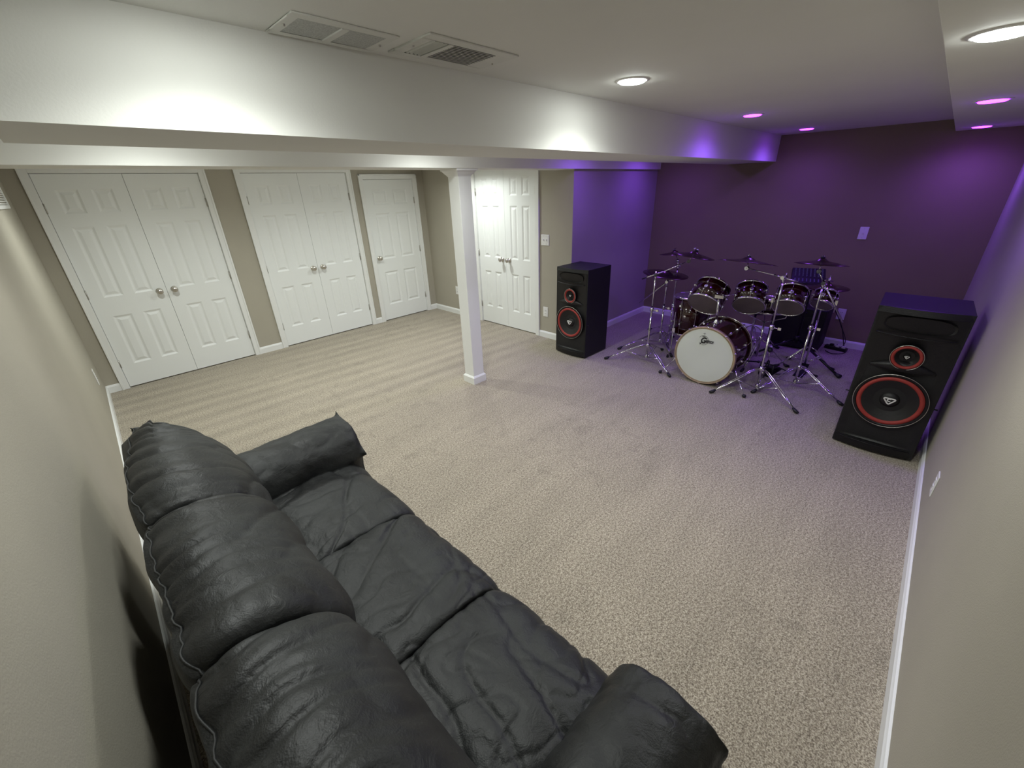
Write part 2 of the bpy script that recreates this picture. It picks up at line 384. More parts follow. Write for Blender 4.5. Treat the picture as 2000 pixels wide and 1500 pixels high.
# ================================================================== VENTS
v1 = tag(empty('ceiling_vent', (1.0, 1.856, H)), 'closed pale ceiling vent with two plain grey panels beside the beam', 'vent')
def frame(mb, hx, hy, bw, t):
    mb.box((-hx, -hy, -t), (hx, -hy+bw, 0)).box((-hx, hy-bw, -t), (hx, hy, 0)).box((-hx, -hy+bw, -t), (-hx+bw, hy-bw, 0)).box((hx-bw, -hy+bw, -t), (hx, hy-bw, 0))
m1 = MB(); frame(m1, .165, .10, .03, .005); m1.box((-.012, -.07, -.008), (.012, .07, 0)); m1.build('frame', GRILLE, v1, .002)
for sx in (-1, 1): box('filter_panel', (sx*.074-.062, -.07, -.004), (sx*.074+.062, .07, -.001), GRMESH, v1)
v2 = tag(empty('ceiling_vent', (1.415, 1.79, H)), 'pale ceiling vent with dark open louvres, right of the closed one', 'vent')
m2 = MB(); frame(m2, .20, .125, .04, .006); m2.box((-.095, -.085, -.009), (-.073, .085, 0)).box((.12, -.085, -.006), (.16, .085, 0)); m2.build('frame', GRILLE, v2, .002)
box('duct_opening', (-.16, -.085, -.001), (.12, .085, -.0005), SLOT, v2)
for k in range(4):
    x = -.152+k*.016
    MB().box((-.0035, -.083, -.0008), (.0035, .083, .0008), Matrix.Translation((x, 0, -.005)) @ Matrix.Rotation(R(50), 4, 'Y')).build('louvre', GRILLE, v2)
for k in range(12):
    y = -.078+k*.0142
    MB().box((-.072, -.004, -.0008), (.119, .004, .0008), Matrix.Translation((0, y, -.005)) @ Matrix.Rotation(R(40), 4, 'X')).build('louvre', GRILLE, v2)
for v, hx in ((v1, .15), (v2, .18)):
    for sx in (-1, 1): MB().lathe([(.004, 0), (.0035, -.0095), (.0001, -.0105)], 10, (sx*hx, 0, 0)).build('screw', DKNICK, v)

# ================================================================== SWITCHES AND OUTLETS
def plate(name, loc, rz, w_, h_, label, kind, cat, n=1):
    """plate on a wall; local y=0 wall plane, faces -y"""
    t = tag(empty(name, loc, rz), label, cat)
    MB().box((-w_/2, -.006, -h_/2), (w_/2, 0, h_/2)).build('cover_plate', PLASTIC, t, .003)
    for i in range(n):
        cx = (i-(n-1)/2)*.046
        if kind == 'toggle':
            MB().box((cx-.006, -.0075, -.013), (cx+.006, -.005, .013)).build('switch_slot', GRILLE, t)
            MB().box((cx-.004, -.018, -.002), (cx+.004, -.006, .010)).build('toggle', PLASTIC, t, .001)
        elif kind == 'outlet':
            for dz in (-.021, .021):
                rc = MB().box((-.0165, -.009, dz-.014), (.0165, -.005, dz+.014)).build('receptacle', PLASTIC, t, .004)
                MB().box((-.008, -.0095, dz-.002), (-.005, -.0085, dz+.008)).box((.005, -.0095, dz-.002), (.008, -.0085, dz+.008)).build('slots', SLOT, rc)
        else: pass
        for dz in (-h_*.36, h_*.36) if kind != 'outlet' else (0,):
            MB().lathe([(.003, 0), (.003, .0012), (.0001, .0016)], 8, (cx, -.006, dz), (0, -1, 0)).build('screw', DKNICK, t)
    return t
plate('light_switch', (X1, 3.847, 1.264), -pi/2, .128, .128, 'white double light switch on beige wall above the left loudspeaker', 'toggle', 'light switch', 2)
plate('light_switch', (W, .957, 1.29), -pi/2, .078, .128, 'single light switch plate on the dark violet-lit wall', 'toggle', 'light switch')
plate('wall_outlet', (X1, 3.835, .355), -pi/2, .08, .13, 'white outlet low on beige wall beside the left loudspeaker', 'outlet', 'outlet')
plate('wall_outlet', (X1, 5.69, .395), -pi/2, .08, .13, 'white outlet partly hidden behind the white column', 'outlet', 'outlet')
plate('wall_outlet', (W, .925, .385), -pi/2, .08, .13, 'outlet low on the dark wall behind the drum kit', 'outlet', 'outlet')
plate('wall_outlet', (3.09, 0, .33), pi, .08, .13, 'white outlet on the right wall near the large loudspeaker', 'outlet', 'outlet')
plate('wall_outlet', (xl(5.7), 5.70, .38), pi/2-.0163, .08, .15, 'white outlet on the left wall near the corner', 'outlet', 'outlet')
t = tag(empty('wall_register', (xl(5.3), 5.3, 1.945), pi/2-.0163), 'white air register high on the left wall at the picture edge', 'vent')
mm = MB(); 
for a, b in [((-.42, -.1), (.42, -.075)), ((-.42, .075), (.42, .1)), ((-.42, -.075), (-.39, .075)), ((.39, -.075), (.42, .075))]: mm.box((a[0], -.012, a[1]), (b[0], 0, b[1]))
mm.build('frame', PLASTIC, t, .002)
mm = MB()
for k in range(9): mm.box((-.39, -.009, -.07+k*.0165), (.39, -.001, -.062+k*.0165))
mm.build('grille', PLASTIC, t)

# ================================================================== LOUDSPEAKERS (three-way floor cabinets)
def make_speaker():
    """front faces -x; footprint x 0..depth, y -w/2..w/2"""
    t = tag(empty('loudspeaker'), 'x', 'loudspeaker')
    w_, h_, dp = .46, 1.075, .455; hw = w_/2; B = .038      # B: bow of the moulded front
    bow = lambda y: -B*(1-(y/hw)**2)
    # cabinet: a shell with bowed bottom/top lips
    n = 20; ys = [-hw+w_*i/n for i in range(n+1)]
    ring = [(0, y) for y in ys]+[(dp, hw), (dp, -hw)]
    cab = MB(); N = len(ring); z0, z1 = .012, h_
    v = [(x+.0, y, z0) for x, y in ring]+[(x, y, z1) for x, y in ring]
    cab.add(v, [tuple(range(N)), tuple(range(N, 2*N))]+[(i, (i+1) % N, N+(i+1) % N, N+i) for i in range(N)])
    cab.build('cabinet', VINYL, t, .004)
    bs = MB().box((.02, -hw+.02, 0), (dp-.02, hw-.02, .014)); bs.build('plinth', RUBBER, t)
    def band(z0, z1, off0=0, off1=0, yin=.0):
        mb = MB(); v = []; k = 24
        for i in range(k+1):
            y = -hw+yin+(w_-2*yin)*i/k
            v += [(bow(y)+off0, y, z0), (bow(y)+off1, y, z1), (.003, y, z1), (.003, y, z0)]
        f = []
        for i in range(k):
            for c in range(4): f.append((i*4+c, i*4+(c+1) % 4, i*4+4+(c+1) % 4, i*4+4+c))
        f += [(0, 1, 2, 3), (k*4+3, k*4+2, k*4+1, k*4)]
        mb.add(v, f); return mb
    # moulded front baffle with driver openings approximated by a bowed frame: top cap, foot cap, side rails
    band(1.035, h_-.001, .0, .008).build('top_cap', BLKPL, t, .004)
    band(.015, .085, .006, .0).build('foot_cap', BLKPL, t, .004)
    baf = MB(); k = 24; zz = [.085, .10, .2, .64, .672, .90, .915, 1.03, 1.035]
    dpth = {.085: .012, .10: .026, .2: .026, .64: .026, .672: .020, .90: .020, .915: .006, 1.03: .010, 1.035: .004}
    v = []; f = []
    for j, z in enumerate(zz):
        for i in range(k+1):
            y = -hw+.012+(w_-.024)*i/k; e = 1-(y/(hw))**2
            v.append((bow(y)*.55+dpth[z]*e-.001*0 - .002, y, z))
    for j in range(len(zz)-1):
        for i in range(k): a = j*(k+1)+i; f.append((a, a+1, a+k+2, a+k+1))
    baf.add(v, f, True).build('front_baffle', BLKPL, t)
    # horn: oval waveguide with throat
    hm = MB(); c = (-.012, 0, .972); ny, nz = .175, .052; rings = [(1, 0), (.92, .012), (.6, .04), (.3, .07), (.12, .085), (.0001, .086)]
    vs = []; fs = []; n = 40
    for sc, dd in rings:
        for q in range(n):
            a = 2*pi*q/n; yy = c[1]+ny*sc*abs(cos(a))**.7*(1 if cos(a) > 0 else -1); z_ = c[2]+nz*max(sc, .25 if sc > .01 else 0)*abs(sin(a))**.7*(1 if sin(a) > 0 else -1)
            vs.append((c[0]-.012*(1-(yy/hw)**2)+dd, yy, z_))
    for r in range(len(rings)-1):
        for q in range(n): fs.append((r*n+q, r*n+(q+1) % n, (r+1)*n+(q+1) % n, (r+1)*n+q))
    hm.add(vs, fs, True).build('tweeter_horn', CONE, t)
    lp = MB(); lp.tube([(bow(y)*.75-.008, y, .905-.012*(1-(y/hw)**2)) for y in [-.2+.4*i/20 for i in range(21)]], .0045, 8); lp.build('horn_lip', DARKMET, t)
    lb = MB(); lb.tube([(bow(y)-.002, y, .072) for y in [-.205+.41*i/20 for i in range(21)]], .003, 8); lb.build('foot_lip', DARKMET, t)
    # deflector ledge under the midrange
    dl = MB(); vs = []; k = 20
    for i in range(k+1):
        y = -.17+.34*i/k; e = 1-(y/.17)**2
        vs += [(-.008-.036*e, y, .665-.006*e), (-.010, y, .672+.05*e), (.01, y, .672+.05*e), (.01, y, .655)]
    fs = [(i*4+c_, i*4+(c_+1) % 4, i*4+4+(c_+1) % 4, i*4+4+c_) for i in range(k) for c_ in range(4)]
    dl.add(vs, fs, True).build('deflector', BLKPL, t)
    fx = -.030
    def driver(name, z, r, ro, ri, dust, em):
        fr = MB().lathe([(r, -.0), (r+.0, .012), (r-.004, .016), (ro, .013), (ro, .0)], 64, (fx+.012, 0, z), (-1, 0, 0)).build(name, DARKMET, t)
        fr2 = MB().lathe([(r-.003, .0155), (r-.0018, .0172), (r, .0155)], 64, (fx+.012, 0, z), (-1, 0, 0)).build('trim_ring', EMBL if False else NICKEL, fr)
        MB().lathe([(ro+.001, .010), (ro-.25*(ro-ri), .0185), (ro-.55*(ro-ri), .020), (ro-.8*(ro-ri), .0165), (ri, .008)], 64, (fx+.012, 0, z), (-1, 0, 0)).build('surround', RED, fr)
        MB().lathe([(ri+.001, .009), (ri*.75, -.008), (dust, -.030)], 64, (fx+.012, 0, z), (-1, 0, 0)).build('cone', CONE, fr)
        MB().lathe([(dust, -.031), (dust*.95, -.018), (dust*.7, -.004), (dust*.35, .003), (.0001, .005)], 48, (fx+.012, 0, z), (-1, 0, 0)).build('dust_cap', CONE, fr)
        # rounded triangular emblem with a C inside
        e = MB(); tri = [(-1, .62), (1, .62), (0, -1)]; path = []
        for q in range(3):
            p0 = Vector(tri[q]); p1 = Vector(tri[(q+1) % 3]); pm = Vector(tri[q-1])
            a = p0+(pm-p0)*.22; b_ = p0+(p1-p0)*.22
            for u in range(6): s_ = u/5; path.append((1-s_)**2*a+2*s_*(1-s_)*p0+s_*s_*b_)
        X = fx+.012-.0075
        pts = [(X, -p.x*em, z+p.y*em*.8) for p in path]; pts.append(pts[0]); pts.append(pts[1])
        e.tube(pts, em*.13, 8)
        arc = [(X, -em*.30*cos(a), z+em*.12+em*.26*sin(a)) for a in [R(50+260*i/12) for i in range(13)]]
        e.tube(arc, em*.11, 8)
        e.build('emblem', EMBL, fr)
    driver('woofer', .43, .200, .179, .152, .058, .036)
    driver('midrange', .757, .086, .081, .062, .022, .014)
    # grille pegs at the sides
    for sy in (-1, 1): MB().tube([(.03, sy*(hw-.004), .42), (.03, sy*(hw+.02), .42)], .005, 8).build('grille_peg', RUBBER, t)
    return t
sp = make_speaker(); sp.location = (3.895, .290, 0); sp.rotation_euler = (0, 0, R(1.2))
sp['label'] = 'tall black loudspeaker with red-ringed woofer against the right wall'; sp['group'] = 'floor loudspeakers'
sp2 = dup(sp, (4.05, 3.185, 0), R(-1.5), 'tall black loudspeaker with red-ringed woofer by the closet corner, left of drums', .96)

# ================================================================== SOFA
def ridg(p, s, seed, pw=5):
    q = Vector((p[0]*s+seed, p[1]*s-seed*.7, p[2]*s+seed*1.3)); return (1-abs(noise.noise(q)))**pw
def smooth_closed(pts, n):
    """Catmull-Rom resample of closed profile"""
    m = len(pts); out = []
    L = [0]
    for i in range(m): L.append(L[-1]+math.dist(pts[i], pts[(i+1) % m]))
    for k in range(n):
        s_ = L[-1]*k/n; i = max(j for j in range(m) if L[j] <= s_); u = (s_-L[i])/(L[i+1]-L[i])
        p = [Vector(pts[(i+d) % m]) for d in (-1, 0, 1, 2)]
        out.append(.5*((2*p[1])+(-p[0]+p[2])*u+(2*p[0]-5*p[1]+4*p[2]-p[3])*u*u+(-p[0]+3*p[1]-3*p[2]+p[3])*u**3))
    return out
def cushion(name, prof, a0, a1, parent, axis='y', n=150, m=70, pinch=.10, pw=.35, wr=None, ears=(), ctr=None, capb=.02, post=None):
    """sweep closed profile (p,z) along axis; ends pinch toward the profile centre; wr(point,u,t)->outward push"""
    P = smooth_closed(prof, n); c = ctr or (sum(p[0] for p in prof)/len(prof), sum(p[1] for p in prof)/len(prof)); c = Vector(c)
    nr = []
    for i in range(n):
        d = P[(i+1) % n]-P[i-1]; nn = Vector((d.y, -d.x)).normalized()
        if nn.dot(P[i]-c) < 0: nn = -nn
        nr.append(nn)
    EV = [(min(range(n), key=lambda i: (P[i]-Vector(e[0])).length)/n, *e[1:]) for e in ears]
    vs = []
    for j in range(m+1):
        tt = -cos(pi*j/m); e = 1-abs(tt)**6; sc = pinch*(1-e**pw if e > 0 else 1)
        a = (a0+a1)/2+tt*(a1-a0)/2
        for i in range(n):
            p = P[i]+(c-P[i])*sc*min(1, .12/max(.05, (P[i]-c).length)) if pinch else P[i].copy()
            k = 0
            for (ei, side, amt, wd) in EV:
                dd = min(abs(i/n-ei), 1-abs(i/n-ei)); ee = max(0, 1-dd/wd)
                if side*tt > 0: k += amt*ee**2*abs(tt)**26
            pt = (p.x, a, p.y) if axis == 'y' else (a, p.x, p.y)
            push = (wr(pt, i/n, tt) if wr else 0)+k
            if axis == 'y': pt = (pt[0]+nr[i].x*push, pt[1], pt[2]+nr[i].y*push)
            else: pt = (pt[0], pt[1]+nr[i].x*push, pt[2]+nr[i].y*push)
            if post: pt = post(pt)
            vs.append(pt)
    fs = []
    for j in range(m):
        for i in range(n): i2 = (i+1) % n; fs.append((j*n+i, j*n+i2, (j+1)*n+i2, (j+1)*n+i))
    mb = MB().add(vs, fs, True)
    for j, sg in ((0, -1), (m, 1)):     # domed end caps
        base = vs[j*n:(j+1)*n]; rings = [base]
        cc = (c.x, c.y)
        for q, (sc_, bl) in enumerate([(.93, .35), (.75, .8), (.5, 1), (.25, 1.05)]):
            rg = []
            for p in base:
                a_ = p[1] if axis == 'y' else p[0]; pp = p[0] if axis == 'y' else p[1]
                x_ = cc[0]+(pp-cc[0])*sc_; z_ = cc[1]+(p[2]-cc[1])*sc_; a2 = (a0 if sg < 0 else a1)+sg*capb*bl
                rg.append((x_, a2, z_) if axis == 'y' else (a2, x_, z_))
            rings.append(rg)
        vv = [p for g in rings for p in g]; ff = []
        for q in range(len(rings)-1):
            for i in range(n): i2 = (i+1) % n; ff.append((q*n+i, q*n+i2, (q+1)*n+i2, (q+1)*n+i))
        ff.append(tuple(range((len(rings)-1)*n, len(rings)*n)))
        mb.add(vv, ff, True)
    o = mb.build(name, LEATHER, parent)
    if name == 'back_cushion':
        i0 = min(range(n), key=lambda i: (P[i]-Vector((.088, .955))).length)
        tgt = [Vector(vs[q*n+i0]) for q in range(3, m-2)]; vv_ = o.data.vertices
        o['seam'] = [min(range(len(vv_)), key=lambda w: (vv_[w].co-t_).length_squared) for t_ in tgt[::2]]
    o.data.polygons.foreach_set('use_smooth', [True]*len(o.data.polygons))
    return o
sofa = tag(empty('sofa', (0, 0, 0)), 'black wrinkled leather three-seat sofa along the left wall', 'sofa')
sh = .0
# upholstered frame
fr_prof = [(.075, .05), (.07, .3), (.075, .6), (.085, .84), (.12, .90), (.20, .88), (.30, .5), (.5, .38), (.98, .36), (1.0, .2), (.99, .05), (.5, .04)]
cushion('frame', fr_prof, .62, 2.74, sofa, n=80, m=24, pinch=.03, wr=lambda p, u, t: .006*noise.noise(Vector(p)*6), capb=.01, ctr=(.3, .3))
def seat_wr(seed):
    rnd = random.Random(seed); ds = []
    for q in range(6):
        x_, y_ = rnd.uniform(.5, .95), rnd.uniform(-.8, .8); an = rnd.uniform(-.5, 1.2); ds.append((x_, y_, cos(an), sin(an), rnd.uniform(.12, .32)))
    def f(p, u, t):
        if p[2] < .3: return .004*noise.noise(Vector(p)*9)
        wv = Vector((noise.noise(Vector(p)*3+Vector((seed, 0, 0))), noise.noise(Vector(p)*3+Vector((0, seed, 0))), 0))*.10
        q = Vector((p[0], p[1], 0))+wv
        A = Vector((q.x*.9+q.y*1.6, (q.x-.6*q.y)*4.2, seed))
        d = -.013*(1-abs(noise.noise(A)))**18
        B_ = Vector((q.x*3.6-q.y*2.2, q.x*1.1+q.y*1.9, seed+5))
        d += -.007*(1-abs(noise.noise(B_)))**18
        d += -.006*(1-abs(noise.noise(Vector((q.x*4+q.y*6, q.y*7-q.x*5, seed+9)))))**14
        d += .012*noise.noise(Vector(p)*4.5+Vector((seed, 0, 0)))+.004*noise.noise(Vector(p)*13)
        e = abs(t)
        d += -.006*(1-abs(noise.noise(Vector((p[0]*16, p[1]*2.5, seed)))))**3*max(0, (e-.45))*1.4
        return d
    return f
seat_prof = [(.34, .34), (.38, .42), (.46, .455), (.58, .474), (.72, .480), (.86, .466), (.96, .432), (1.015, .375), (1.035, .29), (1.035, .18), (1.015, .09), (.90, .085), (.62, .2), (.42, .25)]
for k, (a, b) in enumerate([(.70, 1.262), (1.262, 1.885), (1.885, 2.50)]):
    cushion('seat_cushion', seat_prof, a+.002, b-.002, sofa, n=190, m=110, pinch=.34, pw=.30, wr=seat_wr(3.1+7.7*k), capb=.004, ctr=(.68, .33))
def back_wr(seed):
    def f(p, u, t):
        # u=0 at the rear seam; wrinkles gather at the seam and run forward
        g = max(0, 1-u/.30)
        d = -.020*g*(1-abs(noise.noise(Vector((p[1]*15+.8*noise.noise(Vector(p)*5), u*2.2, seed)))))**4
        d += -.010*(1-abs(noise.noise(Vector((p[1]*4.6+p[2]*2.2, p[2]*2.0-p[0]*2, seed+3)))))**8
        d += .014*noise.noise(Vector(p)*3.6+Vector((seed, 0, 0)))+.003*noise.noise(Vector(p)*15)
        e = abs(t); d += -.010*(1-abs(noise.noise(Vector((p[0]*9, p[2]*9, seed)))))**4*max(0, e-.6)*1.6
        return d
    return f
back_prof = [(.088, .955), (.14, .985), (.22, .992), (.31, .965), (.39, .91), (.445, .83), (.468, .74), (.460, .64), (.435, .54), (.40, .46), (.32, .44), (.20, .52), (.11, .66), (.078, .80), (.075, .90)]
def far_end(p):
    f = max(0, (p[1]-2.25)/.55)**2
    return (p[0]+(.27-p[0])*.42*f, p[1]+(.06*f if p[0] < .2 else -.10*f*min(1, (p[0]-.2)/.2)), p[2]-.035*f*(p[2] > .7))
for k, (a, b) in enumerate([(.58, 1.26), (1.26, 1.93), (1.93, 2.76)]):
    ears = [((.088, .955), 1, .07 if k == 2 else .012, .05), ((.088, .955), -1, .012, .05)]
    bc = cushion('back_cushion', back_prof, a+.002, b-.002, sofa, n=170, m=110, pinch=.55, pw=.34, wr=back_wr(1.7+5.3*k), ears=ears, capb=.006, ctr=(.26, .72), post=far_end if k == 2 else None)
    sv = [bc.data.vertices[q].co.copy() for q in bc['seam']]; del bc['seam']
    MB().tube([Vector((p.x-.002, p.y, p.z+.002)) for p in sv], .0026, 8).build('seam_welt', STITCH, bc)
def arm_wr(seed):
    def f(p, u, t):
        d = -.009*(1-abs(noise.noise(Vector((p[0]*5+p[1]*2, p[1]*6+p[2]*3, seed)))))**7
        d += .007*noise.noise(Vector((p[0]*9, p[1]*9, p[2]*9+seed)))+.003*noise.noise(Vector(p)*24)
        g = max(0, t-.35); d += -.008*g*(1-abs(noise.noise(Vector((p[0]*2, p[1]*16, p[2]*16+seed)))))**4
        return d
    return f
far_arm = [(2.50, .10), (2.475, .36), (2.452, .46), (2.465, .54), (2.505, .605), (2.57, .645), (2.65, .652), (2.73, .63), (2.79, .58), (2.815, .50), (2.80, .38), (2.795, .1)]
cushion('armrest', far_arm, .40, 1.045, sofa, axis='x', n=150, m=90, pinch=.22, pw=.3, wr=arm_wr(2.2), capb=.012, ctr=(2.64, .47), ears=[((2.455, .47), 1, .06, .04), ((2.74, .625), 1, .05, .04)])
near_arm = [(.70, .10), (.715, .36), (.735, .46), (.715, .545), (.665, .605), (.585, .635), (.50, .625), (.425, .58), (.385, .50), (.375, .40), (.385, .1)]
cushion('armrest', near_arm, .36, .98, sofa, axis='x', n=150, m=90, pinch=.22, pw=.3, wr=arm_wr(8.2), capb=.012, ctr=(.56, .45), ears=[((.40, .54), 1, .035, .08)])
for x in (.12, .92):
    for y in (.75, 2.65): MB().lathe([(.03, 0), (.035, .06)], 12, (x, y, 0)).build('foot', RUBBER, sofa)

# ================================================================== DRUM KIT
def frame_axes(ax):
    ax = Vector(ax).normalized(); a = ax.cross(Vector((0, 0, 1)))
    if a.length < 1e-3: a = Vector((1, 0, 0))
    a.normalize(); return ax, a, ax.cross(a)
def make_tom(name, c, ax, r, d, label, nl=6, head=HEADC, legs=False, group='mounted toms'):
    """c: centre of the bottom head; ax towards the batter head"""
    t = tag(empty(name, c), label, 'drum', group); ax, a, b = frame_axes(ax); Z = (0, 0, 0)
    MB().lathe([(r, .012), (r, d-.012)], 56, Z, ax).lathe([(r, d-.012), (r-.006, d-.012), (r-.006, .012), (r, .012)], 56, Z, ax).build('shell', MAROON, t)
    for nm, h0, sg in (('bottom_rim', 0, -1), ('top_rim', d, 1)):
        MB().lathe([(r+.001, h0-sg*.016), (r+.010, h0-sg*.015), (r+.011, h0-sg*.001), (r+.005, h0+sg*.007), (r+.001, h0+sg*.006), (r+.002, h0-sg*.006)], 56, Z, ax, closed=True).build(nm, CHROME, t)
        MB().lathe([(r+.002, h0+sg*.001), (r*.5, h0+sg*.0015), (.0001, h0+sg*.0015)], 56, Z, ax).build('bottom_head' if sg < 0 else 'batter_head', head, t)
    for k in range(nl):
        an = 2*pi*(k+.5)/nl; dr = a*cos(an)+b*sin(an); p0 = dr*(r+.011)
        mb = MB()
        for h0 in ((d*.3, d*.7) if d > .2 else (d*.5,)):
            q = p0+ax*h0; mb.lathe([(.011, -.012), (.012, 0), (.009, .009), (.0001, .011)], 12, q-dr*.0, dr)
        mb.tube([p0+ax*(.004), p0+ax*(d-.004)], .0026, 6)
        mb.build('lug', CHROME, t)
    # suspension mount bracket facing the stand
    return t
def el(az, e): return (cos(R(az))*cos(R(e)), sin(R(az))*cos(R(e)), sin(R(e)))
toms = [
    ('rack_tom', (4.55, 1.885, .724), el(-3, 42), .160, .225, 'maroon rack tom with chrome rims, largest, above left of the bass drum'),
    ('rack_tom', (4.70, 1.516, .737), el(14, 42), .137, .205, 'maroon rack tom with round badge, right of the largest one'),
    ('rack_tom', (4.72, 1.185, .765), el(6, 44), .124, .190, 'maroon rack tom seen behind the central boom stand pole'),
    ('rack_tom', (4.92, .965, .785), el(-8, 52), .088, .13, 'smallest dark rack tom beside the right boom stand')]
for i, a in enumerate(toms):
    t = make_tom(*a); ax, aa, bb = frame_axes(a[2])
    # badge on the side that faces the room
    dr = (-bb if bb.x > 0 else bb)
    MB().lathe([(.017, 0), (.016, .0025), (.0001, .003)], 24, dr*(a[3]+.0005)+ax*a[4]*.5, dr).build('badge', EMBL if i != 1 else NICKEL, t)
    # mount hardware
    side = aa if i % 2 else -aa
    mb = MB(); q = side*(a[3]+.016)+ax*a[4]*.35
    mb.box((-.014, -.01, -.022), (.014, .01, .022), Matrix.Translation(q)).tube([q, q+Vector((-.01, 0, -.09))], .0055, 8)
    mb.build('mount_bracket', CHROME, t)
ft = make_tom('floor_tom', (4.92, 2.13, .285), (.02, .03, 1), .195, .42, 'deep maroon floor tom standing left behind the bass drum', 8, HEADC, group=None)
for an in (150, 262, 25):
    dr = Vector((cos(R(an)), sin(R(an)), 0)); p = dr*.215
    lg = MB().tube([p+Vector((0, 0, .26)), p+Vector((0, 0, -.20)), p+dr*.03+Vector((0, 0, -.262))], .0055, 8).box((-.016, -.016, .02), (.016, .016, .075), Matrix.Translation(dr*.208)).build('leg', CHROME, ft)
    MB().lathe([(.010, -.285), (.014, -.283), (.013, -.262), (.008, -.25)], 12, p+dr*.03).build('rubber_foot', RUBBER, lg)
MB().lathe([(.017, 0), (.016, .0025), (.0001, .003)], 24, Vector((-.196, 0, .22)), (-1, 0, 0)).build('badge', NICKEL, ft)

# snare drum and its stand
sn = make_tom('snare_drum', (5.05, 1.42, .615), (.10, .05, 1), .175, .14, 'shallow maroon snare drum low between the rack toms', 8, HEADC, group=None)
MB().box((-.02, -.012, .02), (.0, .012, .11), Matrix.Translation((-.178, .02, 0))).build('strainer', CHROME, sn)
def tripod(t, c, hub, low, feet, r=.0065, m=CHROME, ft_=.022, double=True):
    """legs from hub height to the feet; struts from low collar"""
    C0 = Vector((0, 0, 0))
    for fx, fy in feet:
        f = Vector((fx-c[0], fy-c[1], 0)); dr = f.normalized(); L = f.length; nrm = Vector((-dr.y, dr.x, 0))
        h = Vector((0, 0, hub))+dr*.025; k = h.lerp(f+Vector((0, 0, .03)), .14)+Vector((0, 0, .012)); e = f-dr*.03+Vector((0, 0, .028))
        mb = MB()
        for s_ in ((-1, 1) if double else (0,)):
            o = nrm*s_*.011; mb.tube([h+o*.8, k+o, k.lerp(e, .7)+o, e+o*.25], r*.8 if double else r, 8)
        mb.tube([k.lerp(e, .62), e], r*1.05, 8)
        mid = k.lerp(e, .42); lo = Vector((0, 0, low))+dr*.02
        for s_ in ((-1, 1) if double else (0,)): mb.tube([lo+nrm*s_*.008, mid+nrm*s_*.014], r*.6, 6)
        lg = mb.build('leg', m, t)
        rf = MB(); q = f+Vector((0, 0, .0))
        rf.tube([e-dr*.012+Vector((0, 0, .006)), e.lerp(q, .4)+Vector((0, 0, .004)), q+dr*.012+Vector((0, 0, .013))], .012, 10, rs=[.011, ft_*.75, ft_*.55])
        rf.build('rubber_foot', RUBBER, lg)
def cymbal(name, c, r, label, tilt=(0, 0, 1), m=BRONZE, group='cymbals', nut='dark'):
    t = tag(empty(name, c), label, 'cymbal', group); Z = (0, 0, 0)
    pr = [(.008, .030), (r*.12, .028), (r*.20, .016), (r*.24, .010), (r*.5, .000), (r*.8, -.011), (r, -.019), (r, -.0205), (r*.8, -.0128), (r*.5, -.002), (r*.24, .008), (r*.20, .014), (r*.12, .0255), (.008, .0275)]
    MB().lathe(pr, 64, Z, tilt, closed=True).build('bow', m, t)
    return t
def stand(c, top, feet, label, hub=.25, low=.05, boom=None, cym=None, clampz=.60, r=.011, nut=CHROME, name='cymbal_stand', felt=RUBBER):
    t = tag(empty(name, (c[0], c[1], 0)), label, 'stand', 'cymbal stands')
    O = Vector((c[0], c[1], 0))
    MB().tube([(0, 0, low-.01), (0, 0, clampz)], r, 14).tube([(0, 0, clampz), (0, 0, top)], r*.8, 12).lathe([(r*1.5, low-.012), (r*1.6, low+.03), (r, low+.035)], 14).build('pole', CHROME, t)
    MB().lathe([(r, clampz-.03), (r*1.9, clampz-.025), (r*1.9, clampz+.01), (r, clampz+.015)], 14).tube([(0, 0, clampz-.01), (.0, -.055, clampz-.012)], .006, 8).box((-.006, -.075, clampz-.024), (.006, -.05, clampz+.0)).build('height_clamp', CHROME, t)
    MB().lathe([(r, hub-.03), (r*2.1, hub-.025), (r*2.3, hub+.01), (r, hub+.02)], 14).build('hub', CHROME, t)
    tripod(t, c, hub, low, feet)
    if boom:
        lo, ti = Vector(boom[0])-O, Vector(boom[1])-O; tp = Vector((0, 0, top)); cc = Vector(cym)-O
        MB().tube([lo, tp+(ti-tp)*.25], .0075, 10).tube([tp+(ti-tp)*.25, ti], .0055, 10).build('boom_arm', CHROME, t)
        d = (ti-lo).normalized(); sd = d.cross(Vector((0, 0, 1))).normalized()
        MB().sphere(tp, .019, 12).tube([tp-sd*.028, tp+sd*.028], .016, 14).tube([tp-Vector((0, 0, .05)), tp], .013, 12, rs=[.009, .016]).tube([tp+sd*.02, tp+sd*.03+Vector((0, 0, .035))], .005, 8).build('boom_joint', CHROME, t)
        MB().tube([ti-sd*.013, ti+sd*.013], .018, 18).tube([ti-sd*.017, ti+sd*.017], .008, 10).build('tilter', CHROME, t)
        ax = (cc-ti).normalized()
        MB().tube([ti, cc+ax*.045], .004, 8).build('threaded_post', CHROME, t)
        MB().lathe([(.0045, .032), (.018, .034), (.018, .046), (.0045, .047)], 14, cc, ax).lathe([(.0045, .004), (.014, .006), (.014, .022), (.0045, .024)], 14, cc-ax*.02, ax).build('felt', felt, t)
        MB().lathe([(.005, .047), (.012, .049), (.011, .058), (.005, .062)], 12, cc, ax).box((-.020, -.003, .052), (.020, .003, .062), Matrix.Translation(cc+Vector((0, 0, .0)))).build('wing_nut', nut, t)
    return t
